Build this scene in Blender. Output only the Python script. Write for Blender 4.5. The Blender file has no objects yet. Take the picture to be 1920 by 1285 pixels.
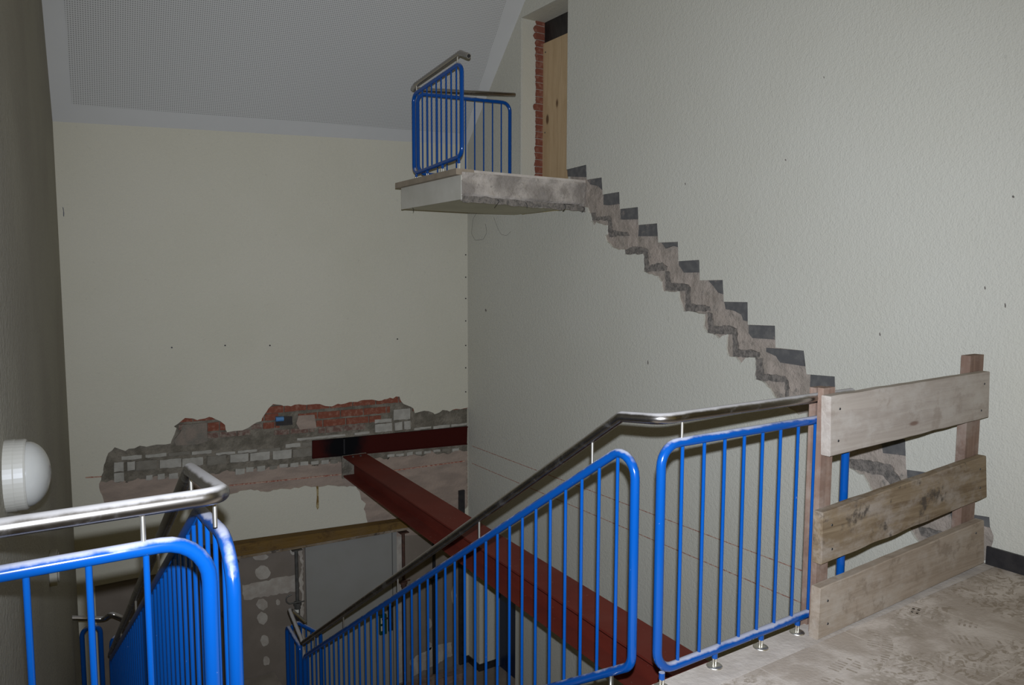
import bpy, bmesh, math, random
from mathutils import Vector, Matrix
from mathutils.noise import noise as pnoise

SC = bpy.context.scene
COL = SC.collection
# ------------------------------------------------------------------ camera
FPX = 1400.0
YAW, PITCH, ROLL = 0.5761, 0.0907, 0.0027
HC = 1.65                                   # eye height above the landing
fw = Vector((math.sin(YAW), math.cos(YAW), 0)); rt = Vector((math.cos(YAW), -math.sin(YAW), 0)); up = Vector((0, 0, 1))
fw2 = fw * math.cos(PITCH) - up * math.sin(PITCH); up2 = up * math.cos(PITCH) + fw * math.sin(PITCH)
CR = rt * math.cos(ROLL) + up2 * math.sin(ROLL); CU = up2 * math.cos(ROLL) - rt * math.sin(ROLL); CF = fw2
CAM = Vector((0, 0, HC))
cd = bpy.data.cameras.new('camera'); cd.sensor_width = 36; cd.lens = FPX / 1920 * 36; cd.clip_start = 0.02
co = bpy.data.objects.new('camera', cd); COL.objects.link(co)
co.matrix_world = Matrix(((CR.x, CU.x, -CF.x, 0), (CR.y, CU.y, -CF.y, 0), (CR.z, CU.z, -CF.z, HC), (0, 0, 0, 1)))
SC.camera = co
# ------------------------------------------------------------------ light
SC.view_settings.view_transform = 'Standard'; SC.view_settings.look = 'None'
SC.view_settings.gamma = 1; SC.view_settings.use_curve_mapping = False
SC.view_settings.exposure = 0.0
w = bpy.data.worlds.new('world'); SC.world = w; w.use_nodes = True
w.node_tree.nodes['Background'].inputs[0].default_value = (1.0, 0.75, 0.16, 1)
w.node_tree.nodes['Background'].inputs[1].default_value = 0.16
fl = bpy.data.lights.new('flash', 'SPOT')   # the flash on the camera that lit the photograph
fl.energy = 1180; fl.color = (0.90, 0.985, 1.18); fl.shadow_soft_size = 0.013
fl.spot_size = math.radians(105); fl.spot_blend = 1.0
fo = bpy.data.objects.new('flash', fl); COL.objects.link(fo)
fm = co.matrix_world.copy(); fm.translation = CAM + CU * 0.095 + CR * 0.012 - CF * 0.01
fo.matrix_world = fm @ Matrix.Rotation(math.radians(-2), 4, 'Y') @ Matrix.Rotation(math.radians(3), 4, 'X') @ Matrix.Diagonal((1.06, 1, 1, 1))   # a flash tube throws wider than high

def P(px, py, ax, v):
    """the point of the plane axis=v seen at a photograph position"""
    d = CR * ((px - 960) / FPX) - CU * ((py - 642.5) / FPX) + CF
    return CAM + d * ((v - CAM[ax]) / d[ax])

# ------------------------------------------------------------------ scene helpers
def base_of(o):
    v = Vector((0, 0, 0))
    while o is not None:
        v = v + o.location; o = o.parent
    return v
def obj(name, bm, m, parent=None, smooth=False, kind=None, label=None):
    me = bpy.data.meshes.new(name)
    off = base_of(parent)
    if parent is not None: bmesh.ops.translate(bm, verts=bm.verts, vec=-off)
    bm.normal_update()
    bm.to_mesh(me); bm.free()
    for mm in (m if isinstance(m, (list, tuple)) else [m]): me.materials.append(mm)
    if smooth:
        for p in me.polygons: p.use_smooth = True
    o = bpy.data.objects.new(name, me); COL.objects.link(o)
    if parent is not None: o.parent = parent
    if kind: o['kind'] = kind
    if label: o['label'] = label
    return o
def thing(name, label, cat, loc, group=None):
    o = bpy.data.objects.new(name, None); COL.objects.link(o); o.location = loc
    o.empty_display_size = 0.1
    o['label'] = label; o['category'] = cat; o['kind'] = 'thing'
    if group: o['group'] = group
    return o
def tag(o, label, cat, group=None):
    o['label'] = label; o['category'] = cat; o['kind'] = 'thing'
    if group: o['group'] = group
    return o
def BM(): return bmesh.new()
def box(bm, a, b, rot=None):
    x0, y0, z0 = a; x1, y1, z1 = b
    c = [Vector(p) for p in ((x0,y0,z0),(x1,y0,z0),(x1,y1,z0),(x0,y1,z0),(x0,y0,z1),(x1,y0,z1),(x1,y1,z1),(x0,y1,z1))]
    return hexa(bm, c)
def hexa(bm, c):
    v = [bm.verts.new(p) for p in c]
    for f in ((0,3,2,1),(4,5,6,7),(0,1,5,4),(1,2,6,5),(2,3,7,6),(3,0,4,7)): bm.faces.new([v[i] for i in f])
    return v
def fillet(pts, r, closed=False, n=7):
    pts = [Vector(p) for p in pts]; out = []; N = len(pts)
    rr = r if isinstance(r, (list, tuple)) else [r] * N
    for i, p in enumerate(pts):
        if not closed and i in (0, N - 1): out.append(p); continue
        a = pts[i - 1] - p; b = pts[(i + 1) % N] - p
        la, lb = a.length, b.length; a.normalize(); b.normalize()
        ang = a.angle(b)
        if rr[i] <= 0 or ang > 3.10: out.append(p); continue
        t = min(rr[i] / math.tan(ang / 2), la * 0.48, lb * 0.48); rad = t * math.tan(ang / 2)
        bis = (a + b).normalized(); c = p + bis * (rad / math.sin(ang / 2))
        s = p + a * t - c; e = p + b * t - c
        tot = s.angle(e); axs = s.cross(e).normalized()
        for k in range(n + 1):
            out.append(c + Matrix.Rotation(tot * k / n, 3, axs) @ s)
    return out
def tube(bm, pts, r, seg=14, closed=False, caps=True, inner=None):
    pts = [Vector(p) for p in pts]
    q = [pts[0]]
    for p in pts[1:]:
        if (p - q[-1]).length > 1e-5: q.append(p)
    if closed and (q[0] - q[-1]).length < 1e-5: q.pop()
    pts = q; N = len(pts); rings = []
    def tan(i):
        if closed: return ((pts[(i + 1) % N] - pts[i]).normalized() + (pts[i] - pts[i - 1]).normalized()).normalized()
        if i == 0: return (pts[1] - pts[0]).normalized()
        if i == N - 1: return (pts[-1] - pts[-2]).normalized()
        return ((pts[i + 1] - pts[i]).normalized() + (pts[i] - pts[i - 1]).normalized()).normalized()
    t0 = tan(0); ref = Vector((0, 0, 1)) if abs(t0.z) < 0.9 else Vector((1, 0, 0))
    n = (ref - t0 * ref.dot(t0)).normalized()
    for i in range(N):
        t = tan(i); n = (n - t * n.dot(t)).normalized(); b = t.cross(n)
        if closed or 0 < i < N - 1:
            d = (pts[i] - pts[i - 1]).normalized(); k = 1 / max(0.5, d.dot(t))
            side = (d - t * d.dot(t))
            side = side.normalized() if side.length > 1e-6 else None
        else: k = 1; side = None
        ring = []
        for s in range(seg):
            a = 2 * math.pi * s / seg; off = (n * math.cos(a) + b * math.sin(a)) * r
            if side is not None: off = off + side * off.dot(side) * (k - 1)
            ring.append(bm.verts.new(pts[i] + off))
        rings.append(ring)
    M = N if closed else N - 1
    for i in range(M):
        A, B = rings[i], rings[(i + 1) % N]
        sh = 0
        if closed and i == N - 1:
            sh = min(range(seg), key=lambda s: (A[0].co - B[s].co).length)
        for s in range(seg):
            bm.faces.new((A[s], A[(s + 1) % seg], B[(s + 1 + sh) % seg], B[(s + sh) % seg]))
    if not closed and caps:
        for ring, rev, p in ((rings[0], True, pts[0]), (rings[-1], False, pts[-1])):
            cap = [bm.verts.new(v.co) for v in ring]; bm.faces.new(list(reversed(cap)) if rev else cap)
    return rings
def lathe(bm, prof, seg=32, mat3=None, org=(0, 0, 0)):
    """profile of (radius, height) turned about the local z axis"""
    org = Vector(org); mat3 = mat3 or Matrix.Identity(3); rings = []
    for r, h in prof:
        if r < 1e-6: rings.append([bm.verts.new(org + mat3 @ Vector((0, 0, h)))])
        else: rings.append([bm.verts.new(org + mat3 @ Vector((r * math.cos(2*math.pi*s/seg), r * math.sin(2*math.pi*s/seg), h))) for s in range(seg)])
    for A, B in zip(rings, rings[1:]):
        for s in range(seg):
            a = [A[s], A[(s+1) % seg]] if len(A) > 1 else [A[0]]
            b = [B[(s+1) % seg], B[s]] if len(B) > 1 else [B[0]]
            if len(a) + len(b) > 2: bm.faces.new(a + b)
def jag(pts, amp, step, rnd, closed=True):
    """breaks the straight edges of a flat outline into a ragged line"""
    out = []; N = len(pts)
    for i in range(N if closed else N - 1):
        a, b = Vector(pts[i]), Vector(pts[(i + 1) % N]); d = b - a; L = d.length
        n = max(1, int(L / step)); out.append(a)
        nn = Vector((-d.y, d.x)) / L if L > 0 else Vector((0, 0))
        for k in range(1, n):
            out.append(a + d * ((k + rnd.uniform(-.3, .3)) / n) + nn * rnd.uniform(-amp, amp))
    if not closed: out.append(Vector(pts[-1]))
    return out
def holed(bm, outer, holes, to3, depth):
    """flat sheet with holes and a rim of the given depth (3-D vector) round every hole"""
    loops = []
    for lp in [outer] + holes:
        v = [bm.verts.new(to3(p)) for p in lp]
        loops.append(v)
    ed = []
    for v in loops:
        for i in range(len(v)): ed.append(bm.edges.new((v[i], v[(i + 1) % len(v)])))
    bmesh.ops.triangle_fill(bm, use_beauty=True, use_dissolve=False, edges=ed)
    for v in loops[1:]:
        back = [bm.verts.new(x.co + depth) for x in v]
        for i in range(len(v)):
            j = (i + 1) % len(v); bm.faces.new((v[i], v[j], back[j], back[i]))
def slab_poly(bm, pts3, depth):
    """a flat outline in space given a thickness"""
    a = [bm.verts.new(p) for p in pts3]; b = [bm.verts.new(p + depth) for p in pts3]
    ed = [bm.edges.new((a[i], a[(i + 1) % len(a)])) for i in range(len(a))]
    bmesh.ops.triangle_fill(bm, use_beauty=True, use_dissolve=False, edges=ed)
    for i in range(len(a)):
        j = (i + 1) % len(a); bm.faces.new((a[i], a[j], b[j], b[i]))
def bevel(bm, w, seg=2):
    bmesh.ops.bevel(bm, geom=[e for e in bm.edges if len(e.link_faces) == 2 and e.calc_face_angle(0) > 0.6], offset=w, segments=seg, affect='EDGES', profile=0.5)

# ------------------------------------------------------------------ materials
class NT:
    def __init__(s, name, G=(.77, .735, .635)):
        s.G = G if isinstance(G, tuple) else (G, G, G)
        s.m = bpy.data.materials.new(name); s.m.use_nodes = True; s.t = s.m.node_tree; s.b = s.t.nodes['Principled BSDF']
        s.geo = s.n('ShaderNodeNewGeometry'); s.pos = s.geo.outputs['Position']
    def n(s, k, **kw):
        x = s.t.nodes.new(k)
        for a, b in kw.items(): setattr(x, a, b)
        return x
    def l(s, a, b): s.t.links.new(a, b)
    def scaled(s, sc):
        if not isinstance(sc, (tuple, list)): return s.pos, sc
        x = s.n('ShaderNodeVectorMath', operation='MULTIPLY'); s.l(s.pos, x.inputs[0]); x.inputs[1].default_value = sc
        return x.outputs[0], 1.0
    def noise(s, sc, det=4, rough=.55, dist=0):
        v, k = s.scaled(sc); x = s.n('ShaderNodeTexNoise'); x.inputs['Scale'].default_value = k
        x.inputs['Detail'].default_value = det; x.inputs['Roughness'].default_value = rough; x.inputs['Distortion'].default_value = dist
        s.l(v, x.inputs['Vector']); return x.outputs['Fac']
    def voro(s, sc, feature='F1', rnd=1):
        v, k = s.scaled(sc); x = s.n('ShaderNodeTexVoronoi', feature=feature); x.inputs['Scale'].default_value = k
        x.inputs['Randomness'].default_value = rnd; s.l(v, x.inputs['Vector']); return x.outputs['Distance']
    def step(s, f, lo, hi, a=0., b=1.):
        x = s.n('ShaderNodeMapRange', interpolation_type='SMOOTHSTEP'); s.l(f, x.inputs['Value'])
        for i, v in zip(('From Min', 'From Max', 'To Min', 'To Max'), (lo, hi, a, b)): x.inputs[i].default_value = v
        return x.outputs['Result']
    def math(s, op, a, b=None):
        x = s.n('ShaderNodeMath', operation=op)
        for i, v in enumerate((a, b)):
            if v is None: continue
            if isinstance(v, (int, float)): x.inputs[i].default_value = v
            else: s.l(v, x.inputs[i])
        return x.outputs[0]
    def mix(s, f, a, b):
        x = s.n('ShaderNodeMix', data_type='RGBA')
        if isinstance(f, (int, float)): x.inputs[0].default_value = f
        else: s.l(f, x.inputs[0])
        for i, v in ((6, a), (7, b)):
            if isinstance(v, tuple): x.inputs[i].default_value = (*[k * g_ for k, g_ in zip(v, s.G)], 1)
            else: s.l(v, x.inputs[i])
        return x.outputs[2]
    def col(s, c):
        if isinstance(c, tuple): s.b.inputs['Base Color'].default_value = (*[k * g_ for k, g_ in zip(c, s.G)], 1)
        else: s.l(c, s.b.inputs['Base Color'])
        return s
    def rough(s, r, metal=0., spec=None):
        if isinstance(r, (int, float)): s.b.inputs['Roughness'].default_value = r
        else: s.l(r, s.b.inputs['Roughness'])
        if isinstance(metal, (int, float)): s.b.inputs['Metallic'].default_value = metal
        else: s.l(metal, s.b.inputs['Metallic'])
        if spec is not None: s.b.inputs['Specular IOR Level'].default_value = spec
        return s
    def bump(s, h, dist, st=1.):
        x = s.n('ShaderNodeBump'); x.inputs['Strength'].default_value = st; x.inputs['Distance'].default_value = dist
        s.l(h, x.inputs['Height']); s.l(x.outputs[0], s.b.inputs['Normal']); return s
    def sep(s):
        x = s.n('ShaderNodeSeparateXYZ'); s.l(s.pos, x.inputs[0]); return x.outputs
    def dust(s, amp=1.5):
        x = s.n('ShaderNodeSeparateXYZ'); s.l(s.geo.outputs['Normal'], x.inputs[0])
        up_ = x.outputs[2]
        k = s.math('ADD', up_, s.math('MULTIPLY', s.math('SUBTRACT', s.noise(9, 5, .6), .5), amp))
        return s.step(k, .45 if amp > 1 else .38, .95 if amp > 1 else 1.0)

def plaster(name, c, c2, bsc=95, bd=.004):
    a = NT(name, 1.); f = a.step(a.noise(.9, 5), .35, .7)
    spots = a.step(a.noise(23, 2, .4), .70, .78)
    c_ = a.mix(f, c, c2); c_ = a.mix(a.math('MULTIPLY', spots, .10), c_, (.12, .11, .09))
    a.col(c_).rough(.75, spec=.25)
    a.bump(a.math('ADD', a.noise(bsc, 3, .6), a.math('MULTIPLY', a.noise(bsc * .35, 2), .8)), bd); return a.m
M = {}
M['plaster_back'] = plaster('cream wallpaper', (.50, .468, .365), (.48, .45, .345), 70, .0025)
M['plaster_right'] = plaster('pale wallpaper', (.50, .478, .39), (.485, .462, .372), 90, .0045)
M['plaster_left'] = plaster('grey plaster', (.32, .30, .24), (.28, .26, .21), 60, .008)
def simple(name, c, r=.6, metal=0., c2=None, sc=3, lo=.35, hi=.65, bs=None, bd=.002, det=5, spec=None):
    a = NT(name)
    a.col(c if c2 is None else a.mix(a.step(a.noise(sc, det), lo, hi), c, c2)).rough(r, metal, spec)
    if bs: a.bump(a.noise(bs, 4), bd)
    return a.m
# blue tube paint under building dust
def painted(name, c):
    a = NT(name, 1.); d = a.dust(); speck = a.step(a.noise(60, 3, .6), .73, .78)
    k = a.math('MAXIMUM', a.math('MULTIPLY', d, .72), a.math('MULTIPLY', speck, .35))
    a.col(a.mix(k, c, (.42, .41, .41))).rough(a.step(k, 0, .6, .17, .85)); return a.m
M['blue'] = painted('blue gloss paint', (.001, .053, .225))
def steel(name, c, r):
    a = NT(name, 1.); d = a.math('MULTIPLY', a.dust(.6), .66)
    sm = a.step(a.noise(11, 6, .65, .6), .42, .74)
    k = a.math('MAXIMUM', d, a.math('MULTIPLY', sm, .14))
    a.col(a.mix(k, c, (.30, .285, .265)))
    a.rough(a.step(k, 0, .7, r, .85), a.step(k, 0, .8, 1., 0.)); return a.m
M['steel'] = steel('dusty stainless tube', (.36, .335, .30), .25)
M['chrome'] = simple('chrome pin', (1., 1., 1.), .38, 1.)
a = NT('red oxide primer'); f = a.step(a.noise((2, 2, 9), 5), .35, .7); sp = a.step(a.noise(45, 3), .69, .74)
z = a.n('ShaderNodeSeparateXYZ'); a.l(a.geo.outputs['Normal'], z.inputs[0])
dst = a.math('MULTIPLY', a.step(z.outputs[2], .6, .9), a.step(a.noise(2.5, 5), .45, .8, .05, .35))
c = a.mix(f, (.165, .029, .019), (.13, .022, .015)); c = a.mix(a.math('MULTIPLY', sp, .3), c, (.4, .3, .27)); c = a.mix(dst, c, (.17, .075, .062))
a.col(c).rough(.6, spec=.15); M['red'] = a.m
a = NT('scorched red primer'); s_ = a.n('ShaderNodeVectorMath', operation='DISTANCE'); a.l(a.pos, s_.inputs[0])
bc = P(645, 832, 1, 8.06); s_.inputs[1].default_value = bc
k = a.math('ADD', s_.outputs['Value'], a.math('MULTIPLY', a.noise(9, 4), .18))
a.col(a.mix(a.step(k, .22, .42), (.004, .004, .005), (.05, .007, .005))).rough(.7, spec=.08); M['red_burnt'] = a.m
M['black'] = simple('black skirting', (.017, .016, .019), .45, c2=(.03, .028, .03), sc=14, bs=60, bd=.001)
M['white'] = simple('white enamel', (.42, .42, .41), .4)
M['offwhite'] = simple('white painted concrete', (.66, .65, .62), .6, c2=(.60, .59, .55), sc=4, bs=40, bd=.001)
M['soffit'] = simple('cream painted soffit', (.62, .61, .50), .7, c2=(.56, .55, .45), sc=3, bs=60, bd=.001)
M['doorwhite'] = simple('white door leaf', (.29, .29, .285), .5, c2=(.31, .313, .315), sc=2)
M['doorblue'] = simple('dark blue door', (.006, .016, .055), .4)
M['dark'] = simple('black surface', (.012, .010, .010), .5, c2=(.03, .025, .023), sc=(3, 30, 8))
M['diffuser'] = simple('opal lamp glass', (.40, .41, .42), .10)
M['rust'] = simple('rust stain', (.20, .12, .03), .9, c2=(.45, .38, .22), sc=25)
M['chalk'] = simple('red chalk line', (.34, .10, .07), .95, c2=(.55, .40, .33), sc=30)
M['wirecol'] = simple('black wire', (.012, .012, .012), .5)
M['green'] = simple('green lock case', (.01, .06, .03), .4)
M['label'] = simple('white label', (.7, .72, .7), .5)
M['bluepipe'] = simple('pale blue sleeve', (.10, .28, .62), .4)
# timber
def timber(name, c1, c2, c3, gr, stain, axis=0, st=.5):
    a = NT(name); k = [26., 26., 26.]; k[axis] = 1.3
    g = a.noise(tuple(k), 6, .6, 1.2); c = a.mix(a.step(g, .32, .68), c1, c2)
    sx = [5., 9., 9.]
    c = a.mix(a.step(a.noise(tuple(sx), 6, .65), .42, .72), c, c3)
    c = a.mix(a.math('MULTIPLY', a.step(a.noise(7, 6, .7), .54, .66), st), c, stain)
    kn = a.step(a.voro((1.6, 6, 6)), .05, .10, 1., 0.)
    c = a.mix(a.math('MULTIPLY', kn, .7), c, (.13, .055, .03))
    a.col(c).rough(.85, spec=.2).bump(g, .0025); return a.m
M['plank_pale'] = timber('dusty sawn board', (.45, .405, .375), (.38, .335, .31), (.49, .455, .435), 0, (.30, .25, .22))
M['plank_brown'] = timber('weathered scaffold board', (.29, .225, .155), (.17, .12, .075), (.36, .315, .28), 0, (.075, .062, .052), st=.9)
M['plank_low'] = timber('dirty sawn board', (.40, .335, .28), (.31, .25, .20), (.45, .40, .36), 0, (.23, .18, .14), st=.6)
M['post'] = timber('brown roof batten', (.26, .175, .14), (.20, .13, .105), (.32, .255, .225), 0, (.16, .10, .08), axis=2)
M['formply'] = timber('yellow shuttering beam', (.19, .115, .035), (.14, .08, .02), (.165, .105, .045), 0, (.09, .05, .02), st=.6)
a = NT('pine plywood'); g = a.noise((12, 12, 1.1), 5, .6, 1.6); c = a.mix(a.step(g, .3, .7), (.60, .44, .27), (.50, .355, .205))
kn = a.step(a.voro((5, 5, 2.4)), .08, .17, 1., 0.); c = a.mix(a.math('MULTIPLY', kn, .9), c, (.10, .045, .015))
a.col(c).rough(.7).bump(g, .0008); M['plywood'] = a.m
# masonry, mortar, concrete
M['brick'] = simple('red brick', (.225, .065, .036), .9, c2=(.33, .16, .115), sc=22, lo=.45, hi=.75, bs=90, bd=.005)
M['brick_dark'] = simple('sooty brick', (.16, .085, .07), .9, c2=(.27, .22, .19), sc=26, bs=90, bd=.005)
M['block'] = simple('pale concrete block', (.46, .45, .43), .9, c2=(.37, .36, .34), sc=12, bs=110, bd=.003)
M['block_dark'] = simple('grey concrete block', (.245, .23, .205), .9, c2=(.205, .19, .165), sc=15, bs=110, bd=.003)
M['mortar'] = simple('grey mortar', (.265, .24, .205), .95, c2=(.15, .135, .11), sc=9, bs=45, bd=.02, det=8)
M['undercoat'] = simple('pinkish undercoat plaster', (.40, .32, .28), .95, c2=(.31, .25, .22), sc=(3, 3, 10), bs=35, bd=.006, det=8)
M['footing'] = simple('rough grey render', (.20, .185, .165), .95, c2=(.28, .23, .20), sc=8, bs=50, bd=.01)
M['whitemortar'] = simple('patch of pale filler', (.50, .47, .44), .9, c2=(.40, .36, .33), sc=9, bs=30, bd=.003)
M['board'] = simple('brown plasterboard', (.205, .175, .15), .85, c2=(.235, .20, .175), sc=4)
a = NT('scar mortar'); f = a.step(a.noise(7, 8, .62), .36, .66); c = a.mix(f, (.38, .335, .305), (.49, .425, .39))
c = a.mix(a.math('MULTIPLY', a.step(a.noise(16, 7, .7), .56, .70), .75), c, (.21, .20, .19))
a.col(c).rough(.95, spec=.2).bump(a.math('ADD', a.noise(35, 6, .65), a.noise(8, 4)), .014); M['scar'] = a.m
a = NT('gritty concrete'); f = a.step(a.noise(30, 8, .7), .36, .60); c = a.mix(f, (.17, .16, .155), (.33, .30, .285))
a.col(c).rough(.95, spec=.2).bump(a.noise(60, 6, .7), .016); M['grit'] = a.m
a = NT('slate tile edge'); f = a.step(a.noise(18, 6), .4, .7); c = a.mix(f, (.105, .105, .112), (.15, .148, .15))
c = a.mix(a.math('MULTIPLY', a.step(a.noise(11, 5), .62, .70), .6), c, (.30, .26, .24)); a.col(c).rough(.7).bump(a.noise(50), .001); M['slate'] = a.m
a = NT('broken concrete'); f = a.step(a.noise(5, 7, .6), .38, .62); c = a.mix(f, (.32, .29, .275), (.58, .53, .505))
c = a.mix(a.math('MULTIPLY', a.step(a.noise(20, 6), .56, .7), .5), c, (.16, .15, .145))
a.col(c).rough(.95).bump(a.noise(40, 6, .65), .012); M['broken'] = a.m
M['tan'] = simple('tan stone nosing', (.36, .30, .24), .6, c2=(.30, .25, .20), sc=10)
# perforated ceiling board and its plain border
M['ceiling'] = simple('white ceiling paint', (.66, .675, .715), .85, c2=(.64, .655, .695), sc=2)
def perforated(u, v, pitch):
    a = NT('perforated ceiling board'); fs = []
    for ax in (u, v):
        d = a.n('ShaderNodeVectorMath', operation='DOT_PRODUCT'); a.l(a.pos, d.inputs[0]); d.inputs[1].default_value = Vector(ax) / pitch
        f = a.math('SUBTRACT', a.math('FRACT', d.outputs['Value']), .5); fs.append(a.math('MULTIPLY', f, f))
    r = a.math('SQRT', a.math('ADD', fs[0], fs[1]))
    a.col(a.mix(a.step(r, .26, .34), (.33, .335, .35), (.65, .665, .70))).rough(.85); return a.m
# tiled landing under pale dust with boot scuffs
a = NT('dusty stone tiles'); x, y, z = a.sep()
d1 = a.step(a.noise(3.2, 7, .62, .4), .40, .62); d2 = a.step(a.noise((14, 22, 9), 6, .65, 1.4), .48, .60)
c = a.mix(d1, (.47, .41, .37), (.68, .62, .59)); c = a.mix(a.math('MULTIPLY', a.math('MULTIPLY', d2, a.step(a.noise(2.0, 3), .40, .56)), .7), c, (.27, .22, .165))
tread = a.math('MULTIPLY', a.step(a.voro(34), .25, .40), a.step(a.noise(4.1, 2, .4), .56, .64)); c = a.mix(a.math('MULTIPLY', tread, .45), c, (.33, .28, .23))
j1 = a.math('ABSOLUTE', a.math('SUBTRACT', a.math('FRACT', a.math('ADD', a.math('DIVIDE', y, .6), .21)), .5))
j2 = a.math('ABSOLUTE', a.math('SUBTRACT', a.math('FRACT', a.math('ADD', a.math('DIVIDE', x, .6), .30)), .5))
jj = a.step(a.math('MINIMUM', j1, j2), .003, .008, .6, 0.)
c = a.mix(jj, c, (.70, .64, .60)); a.col(c).rough(.85, spec=.25).bump(a.noise(60, 4), .002); M['floor'] = a.m
M['edge'] = simple('dusty stone edging', (.64, .59, .565), .85, c2=(.52, .47, .44), sc=6, bs=40, bd=.003)
M['floorlow'] = simple('dusty lower floor', (.30, .255, .225), .85, c2=(.24, .20, .175), sc=4)
M['galv'] = simple('grey galvanised prop', (.19, .19, .19), .5, .6, c2=(.13, .13, .13), sc=20)
M['rustprop'] = simple('rusty red prop', (.085, .035, .02), .7, c2=(.05, .022, .014), sc=25)
M['darkprop'] = simple('dark steel prop', (.02, .02, .024), .5, .3)
M['stair'] = simple('dusty stair stone', (.36, .32, .29), .85, c2=(.28, .25, .22), sc=5)

# ------------------------------------------------------------------ room shell
W = 4.567; D = 8.037
LOWZ = -3.33
LA = Vector((0.272, D)); LS = 0.075                     # left wall line: x = LA.x - LS*(D-y)
def lx(y): return LA.x - LS * (D - y)
rnd = random.Random(7)
cA = P(105, 228, 1, D); cB = P(873, 272, 1, D); cC = P(985, 0, 0, W)
CN = (cB - cA).cross(cC - cA).normalized()
if CN.z > 0: CN = -CN                                    # ceiling normal looks down
def onceil(px, py):
    d = CR * ((px - 960) / FPX) - CU * ((py - 642.5) / FPX) + CF
    return CAM + d * ((cA - CAM).dot(CN) / d.dot(CN))
def ceilz(x, y): return cA.z - (CN.x * (x - cA.x) + CN.y * (y - cA.y)) / CN.z
YT = 4.6
# --- right wall: hole of the stair scar, two doorways
DY0, DY1 = P(1062, 328, 0, W).y, P(976, 320, 0, W).y     # upper doorway
DZ0 = 2.50; DZ1 = P(980, 32, 0, W).z
EY0, EY1 = P(966, 1270, 0, W).y, P(899, 1264, 0, W).y    # lower doorway
EZ1 = -1.6
top = [(1062,318),(1099,309),(1100,337),(1128,333),(1130,365),(1161,360),(1162,392),(1196,388.5),(1197,422),(1232,419),(1234,455),(1271,453.5),(1272,490),(1311,487.5),(1312,526),(1355,525),(1357,566),(1401.6,566.7),(1402,609),(1453,611),(1454,652),(1507,658),(1512,702),(1565,706.4),(1567,757),(1627,763),(1629,818),(1697,824),(1699,881),(1768,890),(1772,957),(1855,970)]
endp = [(1856,988),(1863,1005),(1858,1028),(1851,1050)]
low = [(1800,1060),(1760,1040),(1722,1017),(1707,997),(1690,975),(1650,960),(1636,925),(1617,890),(1610,889.5),(1590,877),(1575,850),(1530,830),(1515,790),(1511,775),(1497,778),(1480,768),(1456,748),(1449.6,741.5),(1443,728.5),(1432,717.6),(1415,711),(1414.8,670.7),(1397,672),(1387.5,683.8),(1378.8,669.6),(1365.7,667.4),(1361,652),(1364,627),(1354,630),(1347,636),(1340.6,628),(1338.5,639),(1336,626),(1324,624),(1318,611),(1319,589),(1303.6,585.7),(1279.6,583.5),(1275,567),(1271,546.5),(1242.4,547),(1239.4,528.7),(1232,517.6),(1218,514.5),(1206,508.5),(1205,476),(1181.7,478),(1169.5,476),(1168.5,468),(1159.4,469),(1146,462),(1137,453),(1134,442.7),(1137,439.6),(1139,422.4),(1133,422.4),(1118,416.4),(1115,422.4),(1107.8,414),(1107,400),(1103.7,399),(1100.7,389),(1094,387)]
def yz(q): p = P(q[0], q[1], 0, W); return Vector((p.y, p.z))
# the slab hides where the scar meets the doorway; both join into one opening there
scar = [yz(q) for q in top] + jag([yz(q) for q in endp + low], .006, .03, rnd, False)
zsl = 2.30
hole = [Vector((DY0, DZ0 + .09))] + scar + [Vector((5.80, zsl)), Vector((DY0, zsl)), Vector((DY1, zsl)), Vector((DY1, DZ1)), Vector((DY0, DZ1))]
hole[0] = Vector((DY0, yz((1062, 318)).y))
hole.pop(1)
low_hole = [Vector((EY0, LOWZ - .05)), Vector((EY1, LOWZ - .05)), Vector((EY1, EZ1)), Vector((EY0, EZ1))]
outer = [(-1.6, -3.6), (D + .02, -3.6), (D + .02, cB.z), (YT, ceilz(W, YT)), (-1.6, ceilz(W, YT))]
bm = BM(); holed(bm, [Vector(p) for p in outer], [hole, low_hole], lambda p: Vector((W, p.x, p.y)), Vector((.022, 0, 0)))
wall_r = obj('wall_right', bm, M['plaster_right'], kind='structure')
# what the lost plaster shows: mortar bed, slate edges of the old treads, gritty prints of the steps
def ptW(q, d=0.): p = P(q[0], q[1], 0, W); p.x = W + d; return p
bm = BM(); ys = [s for s in scar]
poly = [Vector((W + .018, s.x, s.y)) for s in scar] + [Vector((W + .018, 5.95, zsl - .02)), Vector((W + .018, 5.95, 2.66))]
bb0, bb1 = Vector((1.7, -.12)), Vector((6.0, 2.72))
nx, nz = 230, 150; grid = {}
for i in range(nx + 1):
    for j in range(nz + 1):
        y_ = bb0.x + (bb1.x - bb0.x) * i / nx; z_ = bb0.y + (bb1.y - bb0.y) * j / nz
        h = pnoise(Vector((y_ * 7, z_ * 7, 1.3))) * .010 + pnoise(Vector((y_ * 21, z_ * 21, 4.3))) * .006
        mid = (5.9 - y_) * -.645 + 2.55           # keep only a band about the old flight
        if abs(z_ - mid + .05) < .75: grid[i, j] = bm.verts.new((W + .019 - h, y_, z_))
for (i, j), v in list(grid.items()):
    q = [grid.get(k) for k in ((i, j), (i + 1, j), (i + 1, j + 1), (i, j + 1))]
    if all(q): bm.faces.new(q)
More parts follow.
